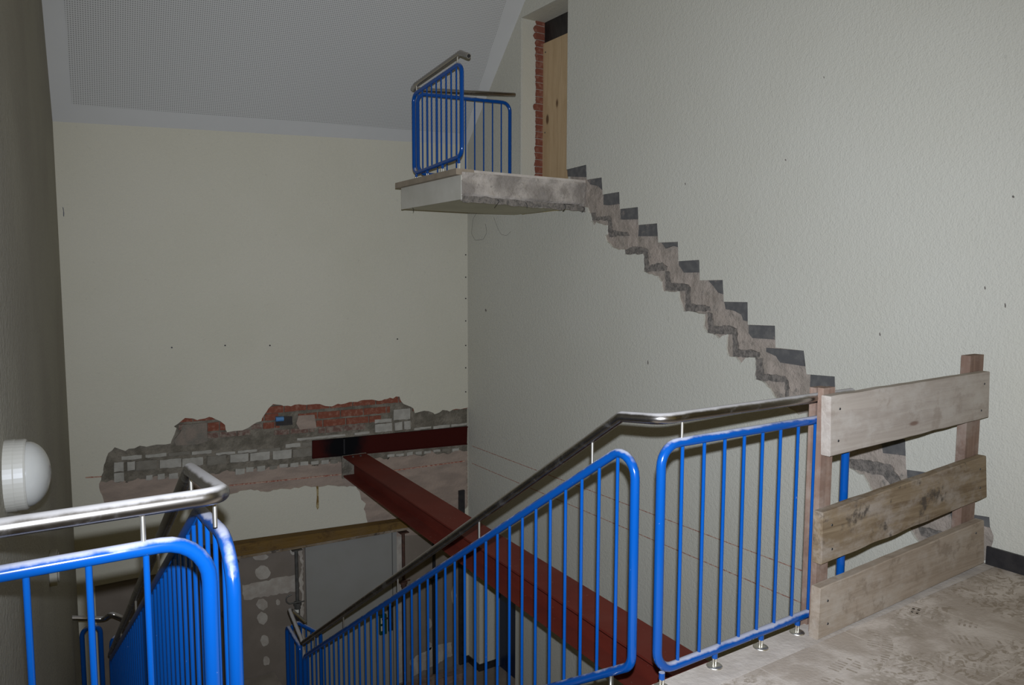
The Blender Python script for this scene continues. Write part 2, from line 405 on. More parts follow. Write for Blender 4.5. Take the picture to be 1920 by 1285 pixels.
# clip the bed to stay behind plaster only
obj('mortar_bed', bm, M['scar'], wall_r, smooth=True, label='pinkish grey mortar stepping up the wall where a flight was removed')
tiles = [[(1063,318),(1098,309.5),(1099,332),(1064,331)],[(1101,338),(1128,333.5),(1129,357),(1121,349),(1106,346)],[(1131,365.5),(1160.5,360.5),(1161,382),(1140,385),(1131,384)],[(1163,392.5),(1195.5,389),(1196,411),(1163,412)],[(1197.5,422.5),(1232,419.5),(1232.5,443),(1196,443)],[(1240,455.5),(1270.5,454),(1271,464),(1262,461),(1255,463),(1247,466)],[(1272.5,490),(1310.5,488),(1311,511),(1282,511.5),(1272,497)],[(1328,526.5),(1354.5,525.5),(1355,552),(1346,549),(1337,537)],[(1357.5,566.5),(1401.3,567),(1402,603),(1393,601),(1389,590),(1376,583),(1360,580)],[(1403,610),(1452.5,611.5),(1453,637),(1410,634),(1403,625)],[(1436,652.5),(1506.5,658.5),(1507,687),(1462,680),(1454,668),(1436,660)],[(1519,703),(1564.6,707),(1565.5,735),(1518,729)],[(1575,759),(1626,764),(1627,795),(1578,788)],[(1650,820),(1696.5,825),(1697,855),(1655,850)],[(1700,881.5),(1767,890),(1768,912),(1716,902),(1700,896)],[(1780,958),(1854,970.5),(1855,990),(1836,985),(1811,979),(1784,975)]]
for t in tiles:
    bm = BM(); slab_poly(bm, [ptW(q, .0035) for q in t], Vector((.03, 0, 0))); obj('tread_edge', bm, M['slate'], wall_r, label='dark slate edge of a removed tread')
prints = [[(1107,399),(1114,399),(1116,408),(1140,404),(1145,411),(1145,430),(1139,436),(1138,413),(1109,413)],
 [(1138,420),(1145,420),(1147,432),(1175,436),(1178,442),(1141,444)],[(1171,468),(1185,462),(1205,465),(1212,468),(1214,498),(1240,492),(1249,500),(1247,507),(1208,509),(1206,478),(1172,477)],
 [(1246,508),(1253,510),(1256,530),(1284,533),(1291,539),(1293,570),(1318,572),(1329,575),(1330,583),(1284,584),(1284,545),(1246,544)],
 [(1325,586),(1333,588),(1336,612),(1366,611),(1379,617),(1382,655),(1408,657),(1422,661),(1421,671),(1374,669),(1372,627),(1327,626)],
 [(1415,672),(1428,672),(1430,702),(1470,706),(1476,716),(1478,742),(1471,745),(1470,717),(1416,713)],[(1590,862),(1640,866),(1668,872),(1690,910),(1672,915),(1655,893),(1630,888),(1592,878)],[(1720,990),(1745,993),(1770,1001),(1755,1012),(1726,1005)]]
for it, t in enumerate(prints):
    bm = BM(); pl = [ptW(q, 0) for q in t]; j2d = jag([Vector((p.y, p.z)) for p in pl], .006, .02, rnd)
    slab_poly(bm, [Vector((W + .0075 + .0009 * (it % 2), p.x, p.y)) for p in j2d], Vector((.03, 0, 0))); obj('step_print', bm, M['grit'], wall_r, label='dark gritty print of a removed step')
for q0, q1 in (((885,836.5),(1505,1071)),((885,869),(1503,1131)),((1440,1110),(1530,1150))):
    if q0[0] == 1440: continue
    bm = BM(); a_ = ptW(q0, 0); b_ = ptW(q1, 0); u_ = Vector((0, 0, .0035))
    hexa(bm, [a_ - u_, b_ - u_, b_ - u_ + Vector((.004,0,0)), a_ - u_ + Vector((.004,0,0)), a_ + u_, b_ + u_, b_ + u_ + Vector((.004,0,0)), a_ + u_ + Vector((.004,0,0))])
    bmesh.ops.translate(bm, verts=bm.verts, vec=(-.0012, 0, 0)); obj('chalk_line', bm, M['chalk'], wall_r, label='thin red chalk line struck across the wall')
for x, y, h, wd_ in ((1215,680,9,2),(1650,627,7,3),(1847,540,7,3),(1900,369,5,5),(1885,573,10,3),(911,582,6,3),(1285,345,5,2),(1473,300,4,3),(1545,145,4,2)):
    bm = BM(); slab_poly(bm, [ptW(q, -.0008) for q in ((x - wd_/2, y - h*.3), (x, y - h/2), (x + wd_/2, y + h*.1), (x + wd_*.2, y + h/2), (x - wd_*.4, y + h*.3))], Vector((.002, 0, 0))); obj('chip', bm, M['grit'], wall_r)
# upper doorway: reveal, head, broken brick edge, boarding
RX = W + .30
bm = BM(); box(bm, (W + .0222, DY1, 2.31), (RX, DY1 + .2, DZ1 + .3)); obj('reveal', bm, M['plaster_back'], wall_r)
bm = BM(); box(bm, (W + .0222, DY0 - .2, DZ1), (RX, DY1 + .001, DZ1 + .2)); obj('reveal', bm, M['plaster_back'], wall_r)
bm = BM(); box(bm, (W + .023, DY0 - .2, 2.31), (RX, DY0, DZ1 + .1)); obj('reveal', bm, M['plaster_back'], wall_r)
jx = P(1004, 200, 1, DY1).x
bm = BM(); z0 = 2.54
while z0 < DZ1 - .02:
    h = .066; zt0 = min(z0 + h, DZ1); nn = 4; lft = []
    big = .035 if abs(z0 - (DZ1 - .18)) < .07 or abs(z0 - 3.45) < .05 else 0
    for q in range(nn + 1):
        zz = z0 + (zt0 - z0) * q / nn; lft.append(Vector((jx + .006 - big * (1 - abs(q / nn - .5)) - .03 * abs(pnoise(Vector((zz * 17, 3, 1)))) - rnd.uniform(0, .008), DY1 - .014 - rnd.uniform(0, .008), zz)))
    slab_poly(bm, [Vector((RX, DY1 - .016, z0)), Vector((RX, DY1 - .016, zt0))] + lft[::-1], Vector((0, .06, 0)))
    z0 += h + .009
obj('brick_edge', bm, M['brick'], wall_r, label='broken red brick edge down the doorway jamb')
bm = BM(); box(bm, (jx + .005, DY1 - .012, 2.54), (RX, DY1 + .02, DZ1)); obj('brick_mortar', bm, M['undercoat'], wall_r)
# lower doorway recess with blue door
ex = P(933, 1200, 1, EY1).x
bm = BM(); box(bm, (W + .0222, EY1, LOWZ), (ex + .1, EY1 + .2, EZ1 + .2)); obj('reveal', bm, M['plaster_right'], wall_r)
bm = BM(); box(bm, (W + .0222, EY0 - .2, EZ1), (ex + .1, EY1 + .1, EZ1 + .2)); obj('reveal', bm, M['plaster_right'], wall_r)
d2 = thing('door_2', 'dark blue door in the recess at the foot of the right wall', 'door', (ex, (EY0 + EY1) / 2, LOWZ)); d2['kind'] = 'structure'
bm = BM(); box(bm, (ex, EY0 - .15, LOWZ + .01), (ex + .05, EY1 - .04, EZ1)); bevel(bm, .004); obj('door_leaf', bm, M['doorblue'], d2)
bm = BM(); box(bm, (ex - .02, EY1 - .04, LOWZ + .01), (ex + .05, EY1, EZ1)); bevel(bm, .004); obj('door_frame', bm, M['offwhite'], d2)
# --- back wall
def ptD(q, d=0.): p = P(q[0], q[1], 1, D); p.y = D + d; return p
def xz(q): p = P(q[0], q[1], 1, D); return Vector((p.x, p.z))
patch_top = [(190,893),(195,872),(203,850),(215,839),(235,846),(262,836),(275,838),(300,834),(320,832),(327,815),(331,803),(326,800),(347,784),(370,788),(392,782),(413,790),(422,797),(426,811),(446,808),(460,805),(472,798),(480,793),(490,790),(500,772),(512,758),(540,761),(566,759),(600,758),(615,762),(650,756),(670,754),(690,750),(710,752),(727,748),(749,744),(757,758),(775,766),(778,775),(800,771),(815,777),(830,769),(843,772),(855,767),(870,766),(880,763)]
patch_bot = [(882,945),(871,956),(860,956),(850,958),(846,975),(780,985),(690,985),(686,965),(682,955),(686,945),(677,937),(674,922),(668,912),(640,912),(615,910),(597,914),(572,911),(545,918),(525,917),(500,923),(470,918),(450,921),(430,928),(400,935),(330,945),(260,950),(200,952),(192,930),(186,915)]
hp = jag([xz(q) for q in patch_top + patch_bot], .010, .035, rnd)
for p in hp: p.x = min(p.x, W - .004)
zt = -1.33
outer = [Vector((LA.x - .12, cA.z + .02)), Vector((W, cB.z + .02)), Vector((W, -3.6)), Vector((LA.x - .12, -3.6))]
PB0, PB1 = P(425, 1000, 1, D), P(861, 1000, 1, D)
board_hole = [Vector((LA.x + .15, -3.5)), Vector((PB1.x, -3.5)), Vector((PB1.x, -1.36)), Vector((LA.x + .15, -1.36))]
bm = BM(); holed(bm, outer, [hp, board_hole], lambda p: Vector((p.x, D, p.y)), Vector((0, .028, 0)))
wall_b = obj('wall_back', bm, M['plaster_back'], kind='structure')
def quadD(q4, d0, bm, th=.04):
    slab_poly(bm, [ptD(q, d0) for q in q4], Vector((0, th, 0)))
# ground of the opened patch: grey mortar above, pink undercoat below
mort = [(180,900),(180,830),(900,730),(900,872),(800,884),(770,880),(700,888),(640,895),(560,898),(450,905),(430,910),(180,935)]
bm = BM()
n1, n2 = 150, 60
for (name, mt, d, lowq) in (('mortar_ground', M['mortar'], .020, 0), ('undercoat_ground', M['undercoat'], .012, 1)):
    bm = BM(); g = {}
    for i in range(n1 + 1):
        for j in range(n2 + 1):
            px = 150 + 740 * i / n1
            ys_ = 911 - (px - 180) * .088
            t = j / n2
            py = (730 + (ys_ + 6 - 730) * t) if not lowq else (ys_ - 4 + 150 * t)
            if lowq and j == 0: py += pnoise(Vector((px * .06, 3, 1))) * 9 + pnoise(Vector((px * .2, 3, 1))) * 4
            p = P(px, py, 1, D); p.x = min(p.x, W)
            h = pnoise(Vector((p.x * 6, p.z * 6, 2))) * .005 + pnoise(Vector((p.x * 22, p.z * 22, 5))) * .004
            p.y = D + d - h; g[i, j] = bm.verts.new(p)
    for i in range(n1):
        for j in range(n2): bm.faces.new((g[i, j], g[i + 1, j], g[i + 1, j + 1], g[i, j + 1]))
    obj(name, bm, mt, wall_b, smooth=True)
def blocks(name, lst, mt, dp, sl=-.095, jit=.8):
    bm = BM()
    for x0, y0, x1, h in lst:
        r = lambda: rnd.uniform(-jit, jit)
        n_ = max(2, int((x1 - x0) / 6)); tp = []; bt = []
        for i in range(n_ + 1):
            x = x0 + (x1 - x0) * i / n_
            tp.append((x + (r() * .4 if i in (0, n_) else 0), y0 + (x - x0) * sl + r() * .7)); bt.append((x + (r() * .4 if i in (0, n_) else 0), y0 + h + (x - x0) * sl + r()))
        pts = tp + bt[::-1]
        d = dp + rnd.uniform(-.003, .002)
        slab_poly(bm, [ptD(q, d) for q in pts], Vector((0, .05, 0)))
    obj(name, bm, mt, wall_b)
pale = [(228,857,266,7),(273,853.5,312,6),(360,847.5,397,6),(405,850,441,4.5),(446,846,482,5),(214,868,232,18),(239,867,253,16),(300,863.5,339.5,16),(342,861,381,15),(432,853.5,466,15),(469.6,850.5,506,14.5),(512,846.5,547,16),(214,888,232.6,17),(274,892,286,9),(296,890,309,10),(317,889,334,10),(441.7,880,459,11),(462,877,475.5,9),(483,875,497.6,9.5),(524.5,871.5,540,6),(544.7,869,559.6,7.5),(563.5,867,578.4,7),(584,865.6,598,6),(603,864,617,7),(727,853,740,5),(742.6,852,757.5,4.5),(763.4,849,774.3,6),(780,848,791,5),(796,847,808,4.5),(813,844,825.8,4.5),(848.5,842,860.4,5),(738.7,769,769.4,20),(740.7,793,754.5,15),(758.5,791,770.3,15),(703,788,734.7,6.5),(704,796.5,735.7,15),(777.3,803,809,4),(813,799.5,843.6,5),(846.5,796.5,876,4),(557.6,822.5,648,4.5),(536,833.5,563.5,7),(665,812,693,4)]
grey = [(255,866,294,17),(389,857,424,16),(549.7,843.5,585,15),(506,874,520,7),(316,850,356,6),(567.5,830.5,585,7),(829.7,842.5,842.6,5),(486,844,526,6),(620,863,634,7)]
blocks('concrete_block', pale, M['block'], .006)
blocks('concrete_block', grey, M['block_dark'], .009)
reds = []; darks = []
def course(x0, x1, y, h, lst, off=0, L=43, sl=-.085):
    x = x0 - off
    while x < x1:
        a_, b_ = max(x, x0), min(x + L - 2, x1)
        if b_ - a_ > 4: lst.append((a_, y + (a_ - x0) * sl, b_, h))
        x += L
course(478, 760, 751, 12, reds, 10); course(478, 760, 765.5, 12.5, reds, 30); course(560, 732, 777, 12, reds, 6); course(476, 522, 779.5, 12, reds, 22)
course(594, 715, 789.5, 12, reds, 30); course(494, 525, 794, 11, reds, 20)
course(335, 412, 776, 17, reds, 15); course(390, 430, 794, 16, reds, 20)
course(390, 470, 813, 10, darks, 12, 34); course(472, 512, 797, 9, darks, 10, 32); course(598, 640, 802.5, 11, darks, 12, 26); course(622, 690, 801, 10, darks, 20); course(515, 590, 808, 9, darks, 6, 36); course(335, 350, 797, 10, darks)
course(775, 880, 764, 8, reds, 20, 43, -.03)
blocks('red_brick', reds, M['brick'], .010, -.085, .6)
blocks('sooty_brick', darks, M['brick_dark'], .013, -.085, .6)
bm = BM(); slab_poly(bm, [ptD(q, .004) for q in ((344,797),(388,793),(389,828),(370,834),(330,836),(326,826),(338,812))], Vector((0, .05, 0))); obj('render_patch', bm, M['footing'], wall_b)
bm = BM(); slab_poly(bm, [ptD(q, .006) for q in ((560,780),(590,778),(594,803),(562,806),(556,795))], Vector((0, .05, 0))); obj('render_patch', bm, M['undercoat'], wall_b)
# pocket, its inner shade painted as a flat dark patch, with a pale blue sleeve
bm = BM(); slab_poly(bm, [ptD(q, .004) for q in ((517,781),(548,781),(549,797),(518,799))], Vector((0, .01, 0))); obj('pocket', bm, M['dark'], wall_b)
bm = BM(); a_ = ptD((516.5, 786.5), .0); b_ = ptD((531, 785.5), .0); tube(bm, [a_ + Vector((0,-.005,0)), b_ + Vector((0,-.005,0))], .026, 16)
o = obj('pipe_sleeve', bm, M['bluepipe'], smooth=False); tag(o, 'short pale blue pipe end in the pocket of the bricked wall', 'pipe')
bm = BM(); slab_poly(bm, [ptD(q, -.001) for q in ((117,388),(119,390),(120.5,400),(120,407),(118.5,405),(118.6,396))], Vector((0, .002, 0))); obj('scratch', bm, M['wirecol'], wall_b)
# rust run, nail heads, chalk
bm = BM(); slab_poly(bm, [ptD(q, -.0015) for q in ((593,912),(597,912),(597.5,935),(598,952),(595,956),(592.5,950),(594,933))], Vector((0, .003, 0))); obj('rust_run', bm, M['rust'], wall_b, label='brown rust run below the patch')
for q in ((876,478),(875,520),(875,560),(875,602),(876,648),(876,690),(876,735),(506,648),(422,648),(745,636),(322,652)):
    bm = BM(); lathe(bm, [(0, .006), (.008, .006), (.008, 0)], 8, Matrix.Rotation(math.pi / 2, 3, 'X'), ptD((min(q[0], 873), q[1]), 0)); obj('nail_head', bm, M['wirecol'], wall_b)
for q0, q1 in (((430,911),(640,890)),((730,884),(872,865)),((186,915),(205,955)),((160,896),(190,894))):
    if q0 == (186,915): continue
    bm = BM(); a_ = ptD(q0, .0); b_ = ptD(q1, .0); u_ = Vector((0, 0, .006)); v_ = Vector((0, .02, 0))
    hexa(bm, [a_ - u_, b_ - u_, b_ - u_ + v_, a_ - u_ + v_, a_ + u_, b_ + u_, b_ + u_ + v_, a_ + u_ + v_]); bmesh.ops.translate(bm, verts=bm.verts, vec=(0, -.002, 0)); obj('chalk_line', bm, M['chalk'], wall_b)
# lower part: plasterboard with filler, door
bm = BM(); box(bm, (LA.x, D + .02, -3.6), (W, D + .06, -1.2)); obj('plasterboard', bm, M['board'], wall_b, label='brown plasterboard below the timber')
def filler(pts, d=.016):
    bm = BM(); j = jag([xz(q) for q in pts], .012, .03, rnd); slab_poly(bm, [Vector((p.x, D + d, p.y)) for p in j], Vector((0, .02, 0))); obj('filler_patch', bm, M['whitemortar'], wall_b)
def blob(cx, cy, rx, ry, n=14): filler([(cx + rx * math.cos(2*math.pi*i/n) * rnd.uniform(.8, 1.12), cy + ry * math.sin(2*math.pi*i/n) * rnd.uniform(.8, 1.12)) for i in range(n)])
for b in ((489,1045,14,8),(493,1075,15,14),(492,1135,11,11),(493,1161,10,13),(497,1203,8,11),(500,1241,7,9),(504,1277,7,10),(522,1131,4,6),(806,1170,5,10),(806,1213,5,9),(852,1118,5,16),(552,1035,9,7)): blob(*b)
filler([(455,1098),(500,1090),(555,1079),(556,1110),(520,1117),(490,1122),(458,1126)])
filler([(556,1030),(568,1028),(572,1285),(560,1285),(566,1180),(559,1150),(567,1120),(560,1090),(568,1060)])
filler([(742,1004),(756,1002),(762,1285),(748,1285)])
filler([(770,1240),(810,1215),(848,1206),(850,1230),(815,1250),(775,1270)])
d1 = thing('door_1', 'white flush door in the plasterboard wall below the timber', 'door', (3.0, D, LOWZ)); d1['kind'] = 'structure'
dl, dr = P(572, 1027, 1, D).x, P(738, 1003, 1, D).x
bm = BM(); box(bm, (dl, D - .012, LOWZ + .01), (dr - .03, D + .03, -1.36)); bevel(bm, .003); obj('door_leaf', bm, M['doorwhite'], d1)
bm = BM(); box(bm, (dr - .022, D - .018, LOWZ + .01), (dr + .03, D + .03, -1.36)); bevel(bm, .003); obj('door_frame', bm, M['doorwhite'], d1)
hq = P(722, 1160, 1, D)
bm = BM(); box(bm, (hq.x - .085, D - .05, hq.z - .17), (hq.x + .0, D - .012, hq.z + .07)); bevel(bm, .008); o = obj('lock_case', bm, M['green'], d1, label='dark green emergency lock case')
bm = BM(); box(bm, (hq.x - .075, D - .052, hq.z - .03), (hq.x - .035, D - .049, hq.z + .04)); box(bm, (hq.x - .075, D - .052, hq.z - .12), (hq.x - .035, D - .049, hq.z - .06)); obj('lock_label', bm, M['label'], o)
bm = BM(); box(bm, (hq.x + .03, D - .03, hq.z - .16), (hq.x + .09, D - .012, hq.z + .14)); bevel(bm, .006); o = obj('handle_plate', bm, M['dark'], d1)
bm = BM(); tube(bm, fillet([(hq.x + .06, D - .02, hq.z + .03), (hq.x + .06, D - .075, hq.z + .03), (hq.x - .07, D - .075, hq.z + .035)], .012), .011, 10); obj('door_handle', bm, M['dark'], d1, smooth=True)
s0, s1 = P(861, 1200, 1, D).x, P(871, 1200, 1, D).x
bm = BM(); box(bm, (s0, D - .02, LOWZ), (s1, D + .03, -1.05)); bevel(bm, .004); obj('trim_1', bm, M['black'], kind='structure')
bm = BM(); box(bm, (s1, D - .015, LOWZ), (W, D, LOWZ + .09)); obj('baseboard_back', bm, M['black'], kind='structure')
bm = BM(); box(bm, (W - .015, EY1, LOWZ), (W, D - .015, LOWZ + .09)); box(bm, (W - .015, EY1 - .015, LOWZ), (ex - .03, EY1 - .0005, LOWZ + .09)); obj('baseboard_recess', bm, M['black'], kind='structure')
bm = BM(); box(bm, (W - .015, 2.6, LOWZ), (W, EY0, LOWZ + .09)); obj('baseboard_lower', bm, M['black'], kind='structure')
# --- left wall
bm = BM(); yb = -1.6
v = [Vector((lx(D) , D, -3.6)), Vector((lx(yb), yb, -3.6)), Vector((lx(yb), yb, ceilz(0, YT))), Vector((lx(YT), YT, ceilz(lx(YT), YT))), Vector((lx(D), D, cA.z))]
slab_poly(bm, v, Vector((-.2, 0, 0))); wall_l = obj('wall_left', bm, M['plaster_left'], kind='structure')
# --- ceiling: sloping, plain border round a perforated board
bm = BM()
def cpt(x, y, d=0.): return Vector((x, y, ceilz(x, y))) + CN * d
slab_poly(bm, [cpt(lx(D), D), cpt(W, D), cpt(W, YT), cpt(lx(YT), YT)], -CN * .1)
ceil = obj('ceiling', bm, M['ceiling'], kind='structure')
eu = (cB - cA).normalized(); ev = CN.cross(eu).normalized()
p0, p1, p2, p3 = onceil(135, 196), onceil(872, 251), onceil(950, 0), onceil(120, 0)
p3b = p0 + (p3 - p0) * 2.0; p2b = p1 + (p2 - p1) * 2.0
bm = BM(); slab_poly(bm, [p + CN * .002 for p in (p0, p1, p2b, p3b)], -CN * .004)
obj('perforated_board', bm, perforated(eu, ev, .0185), ceil, label='perforated acoustic board inside a plain border')
# --- landing floor with stone edging, lower floor, flight of stairs
EDGE = 2.105
bm = BM(); box(bm, (lx(1.9) - .1, -1.6, -.24), (W, 1.955, 0)); flo = obj('floor', bm, M['floor'], kind='structure')
bm = BM(); box(bm, (lx(1.9) - .05, 1.96, -.24), (W, EDGE, .0)); bevel(bm, .004); obj('floor_edging', bm, M['edge'], flo, label='pale stone edging along the stairwell')
bm = BM(); box(bm, (-.6, 2.12, -3.6), (W + .5, D + .02, LOWZ)); obj('floor_lower', bm, M['floorlow'], kind='structure')
bm = BM(); box(bm, (W - .016, -1.6, 0), (W, P(1850, 1057, 0, W).y, .105)); bevel(bm, .003); obj('baseboard_right', bm, M['black'], kind='structure')
bm = BM(); n_ = 17; tr = .262; ri = 2.73 / n_; prof = [(EDGE, 0.)]
for i in range(n_): prof += [(EDGE + tr * i, -ri * (i + 1)), (EDGE + tr * (i + 1), -ri * (i + 1))]
prof += [(prof[-1][0], -2.95), (EDGE, -.32)]
slab_poly(bm, [Vector((.50, p[0], p[1])) for p in prof], Vector((1.44, 0, 0)))
bot = [bm.verts.new((1.94, p[0], p[1])) for p in prof]; ed = [bm.edges.new((bot[i], bot[(i + 1) % len(bot)])) for i in range(len(bot))]; bmesh.ops.triangle_fill(bm, use_beauty=True, edges=ed)
FLOORPRINT = simple('scuffed boot print', (.36, .305, .25), .9, c2=(.50, .44, .40), sc=30)
def boot(px, py, ang, L=.29):
    c = P(px, py, 2, 0); bm_ = BM(); ca, sa = math.cos(ang), math.sin(ang)
    for k in range(13):
        u = -.5 + (k + .5) / 13
        if -.16 < u < -.06: continue                       # the arch leaves no mark
        wd_ = .052 * (1 - (abs(u) / .56) ** 4) * (.82 if u < -.1 else 1.)
        for a0, a1 in ((-wd_, -.006), (.006, wd_)):
            if rnd.random() < .22: continue
            q = [(u * L, a0), (u * L + .011, a0 * .98), (u * L + .013 - abs(a1) * .1, a1), (u * L, a1)]
            pts_ = [Vector((c.x + x_ * ca - y_ * sa, c.y + x_ * sa + y_ * ca, .0006)) for x_, y_ in q]
            if max(p_.y for p_ in pts_) < 1.93 and max(p_.x for p_ in pts_) < W - .02: bm_.faces.new([bm_.verts.new(p_) for p_ in pts_])
    if bm_.faces: obj('boot_print', bm_, FLOORPRINT, flo, label='dark boot print in the dust')
    else: bm_.free()
for q in ((1700,1150,.3),(1772,1160,1.9),(1838,1205,2.3),(1795,1245,2.0),(1650,1215,.5),(1575,1262,.2),(1880,1130,2.6),(1720,1262,1.2)): boot(*q)
obj('stair_flight', bm, M['stair'], kind='structure')
yl = prof[-3][0]
bm = BM(); box(bm, (lx(yl) - .05, yl, -2.95), (2.1, D, -2.73)); obj('floor_intermediate', bm, M['stair'], kind='structure')

# ------------------------------------------------------------------ upper landing
SX, SY0, SY1 = 3.203, 5.75, 6.98
bm = BM(); box(bm, (SX + .01, SY0 + .03, 2.305), (W + .02, SY1, 2.515)); slab = obj('floor_upper_landing', bm, M['soffit'], kind='structure')
bm = BM(); box(bm, (SX, SY0, 2.30), (SX + .012, SY1, 2.515)); obj('fascia', bm, M['offwhite'], slab, label='white painted fascia of the landing')
bm = BM(); box(bm, (SX - .05, SY0 - .005, 2.51), (SX + .13, SY1 + .03, 2.562)); bevel(bm, .004); obj('nosing', bm, M['tan'], slab, label='tan stone nosing over the fascia')
bm = BM(); box(bm, (SX + .13, SY0 + .01, 2.525), (W + .29, SY1, 2.56)); obj('landing_tile', bm, M['edge'], slab)
bm = BM(); g = {}; n1, n2 = 90, 20
for i in range(n1 + 1):
    for j in range(n2 + 1):
        x_ = SX + .004 + (W - SX - .004) * i / n1; t = j / n2
        zb = 2.292 + pnoise(Vector((x_ * 8, 0, 0))) * .012 - .02 * (x_ - SX) / 1.3; z_ = zb + (2.535 - zb) * t
        h = pnoise(Vector((x_ * 9, z_ * 9, 0))) * .014 + pnoise(Vector((x_ * 30, z_ * 30, 7))) * .008
        if t > .86: h += .012
        if t < .25: h -= .018
        g[i, j] = bm.verts.new((x_, SY0 - .004 - h, z_))
for i in range(n1):
    for j in range(n2): bm.faces.new((g[i, j], g[i + 1, j], g[i + 1, j + 1], g[i, j + 1]))
for i in range(n1):                                     # underside of the broken face
    a_, b_ = g[i, 0], g[i + 1, 0]
    c_ = bm.verts.new((b_.co.x, SY0 + .05, b_.co.z + .004)); d_ = bm.verts.new((a_.co.x, SY0 + .05, a_.co.z + .004)); bm.faces.new((a_, d_, c_, b_))
obj('broken_face', bm, M['broken'], slab, smooth=True, label='rough broken concrete face where the flight was cut off')
bm = BM(); g = {}
for i in range(n1 + 1):
    x_ = SX + .004 + (W - SX - .004) * i / n1
    for j in range(3):
        z_ = 2.335 - .028 * j + pnoise(Vector((x_ * 10, j, 3))) * .014
        g[i, j] = bm.verts.new((x_, SY0 - .012 + pnoise(Vector((x_ * 26, j * 2, 9))) * .012, z_ - .02 * (x_ - SX) / 1.3))
for i in range(n1):
    for j in range(2): bm.faces.new((g[i, j], g[i, j + 1], g[i + 1, j + 1], g[i + 1, j]))
obj('dark_seam', bm, M['grit'], slab, smooth=True)
pts = [(870,374),(905,378),(930,376),(960,384),(985,384),(1010,390),(1040,386),(1062,390),(1088,384)]
bm = BM(); lo = jag([Vector((P(x, y, 1, SY0).x, P(x, y, 1, SY0).z)) for x, y in pts], .006, .03, rnd, False); poly = [Vector((lo[0].x, 2.315))] + lo + [Vector((lo[-1].x, 2.315))]
slab_poly(bm, [Vector((p.x, SY0 - .001, p.y)) for p in poly], Vector((0, .012, 0))); obj('plaster_fringe', bm, M['offwhite'], slab, label='torn white plaster hanging under the broken edge')
for ws in ([(933,374),(936,378),(930,386),(927,390)],[(986,380),(989,386),(988,391)],[(1058,383),(1061,388),(1058,395),(1055,396)],[(1093,388),(1096,392),(1091,399)],[(774,390),(776,394),(775,397)]):
    bm = BM(); tube(bm, fillet([P(x, y, 1, SY0 - .02) if x > 800 else P(x, y, 0, SX - .0) for x, y in ws], .01), .0028, 6); obj('wire_end', bm, M['wirecol'], slab, smooth=True, label='black wire end hanging under the slab')
bm = BM(); tube(bm, fillet([P(x, y, 0, W - .02) for x, y in ((898,393),(887,410),(884,438),(891,451),(906,449),(913,436),(910,420))], .05), .0012, 6)
tag(obj('loose_wire', bm, M['wirecol'], smooth=True), 'thin loose black wire loop on the wall below the upper landing', 'wire')
bm = BM(); tube(bm, fillet([P(x, y, 0, W - .02) for x, y in ((926,408),(934,430),(940,440),(950,442),(958,434))], .05), .001, 6)
tag(obj('loose_wire', bm, M['wirecol'], smooth=True), 'shorter loose wire right of the wire loop under the landing', 'wire')
# doorway boarding
b = thing('plywood_board', 'knotty pine plywood sheet closing the upper doorway', 'board', (RX + .02, (DY0 + DY1) / 2, 2.56))
zc = P(1014, 86, 0, RX).z
bm = BM(); box(bm, (RX - .02, DY0 + .002, 2.561), (RX, DY1 - .002, zc)); bevel(bm, .002, 1); obj('sheet', bm, M['plywood'], b)
for yy, zz in ((DY1 - .06, 2.64), (DY1 - .06, 3.2), (DY0 + .3, 2.66), (DY1 - .06, zc - .1)):
    bm = BM(); lathe(bm, [(0, .004), (.008, .003), (.009, 0)], 10, Matrix.Rotation(-math.pi / 2, 3, 'Y'), (RX - .02, yy, zz)); obj('screw', bm, M['galv'], b)
bm = BM(); box(bm, (RX + .004, DY0 - .1, 2.57), (RX + .03, DY1 + .06, DZ1 + .05)); o = obj('black_panel', bm, M['dark']); tag(o, 'black surface filling the doorway above the plywood', 'sheet')  # flat near-black panel behind and above the plywood

# ------------------------------------------------------------------ railings
RH, RF, RB, RP = .0225, .019, .0075, .006               # handrail, frame, baluster, pin radii
def part_tube(name, root, pts, r, mt, seg=12, closed=False, label=None, parent=None):
    bm = BM(); tube(bm, pts, r, seg, closed); return obj(name, bm, mt, parent or root, smooth=True, label=label)
def fix_smooth(o, ang=.9):
    me = o.data
    for e in me.edges: pass
def foot(root, x, y, z0, z1):
    """blue stub, pair of chrome pins and round flange"""
    f = part_tube('foot', root, [(x, y, z1), (x, y, z1 - (z1 - z0) * .42)], .0125, M['blue'], 12)
    for s in (-1, 1): part_tube('foot_pin', root, [(x + s * .008, y, z1 - (z1 - z0) * .40), (x + s * .008, y, z0 + .003)], .0048, M['chrome'], 8, parent=f)
    bm = BM(); lathe(bm, [(0, .006), (.030, .006), (.034, .003), (.034, .0)], 20, None, (x, y, z0 + .0005)); obj('foot_flange', bm, M['chrome'], f, smooth=True)
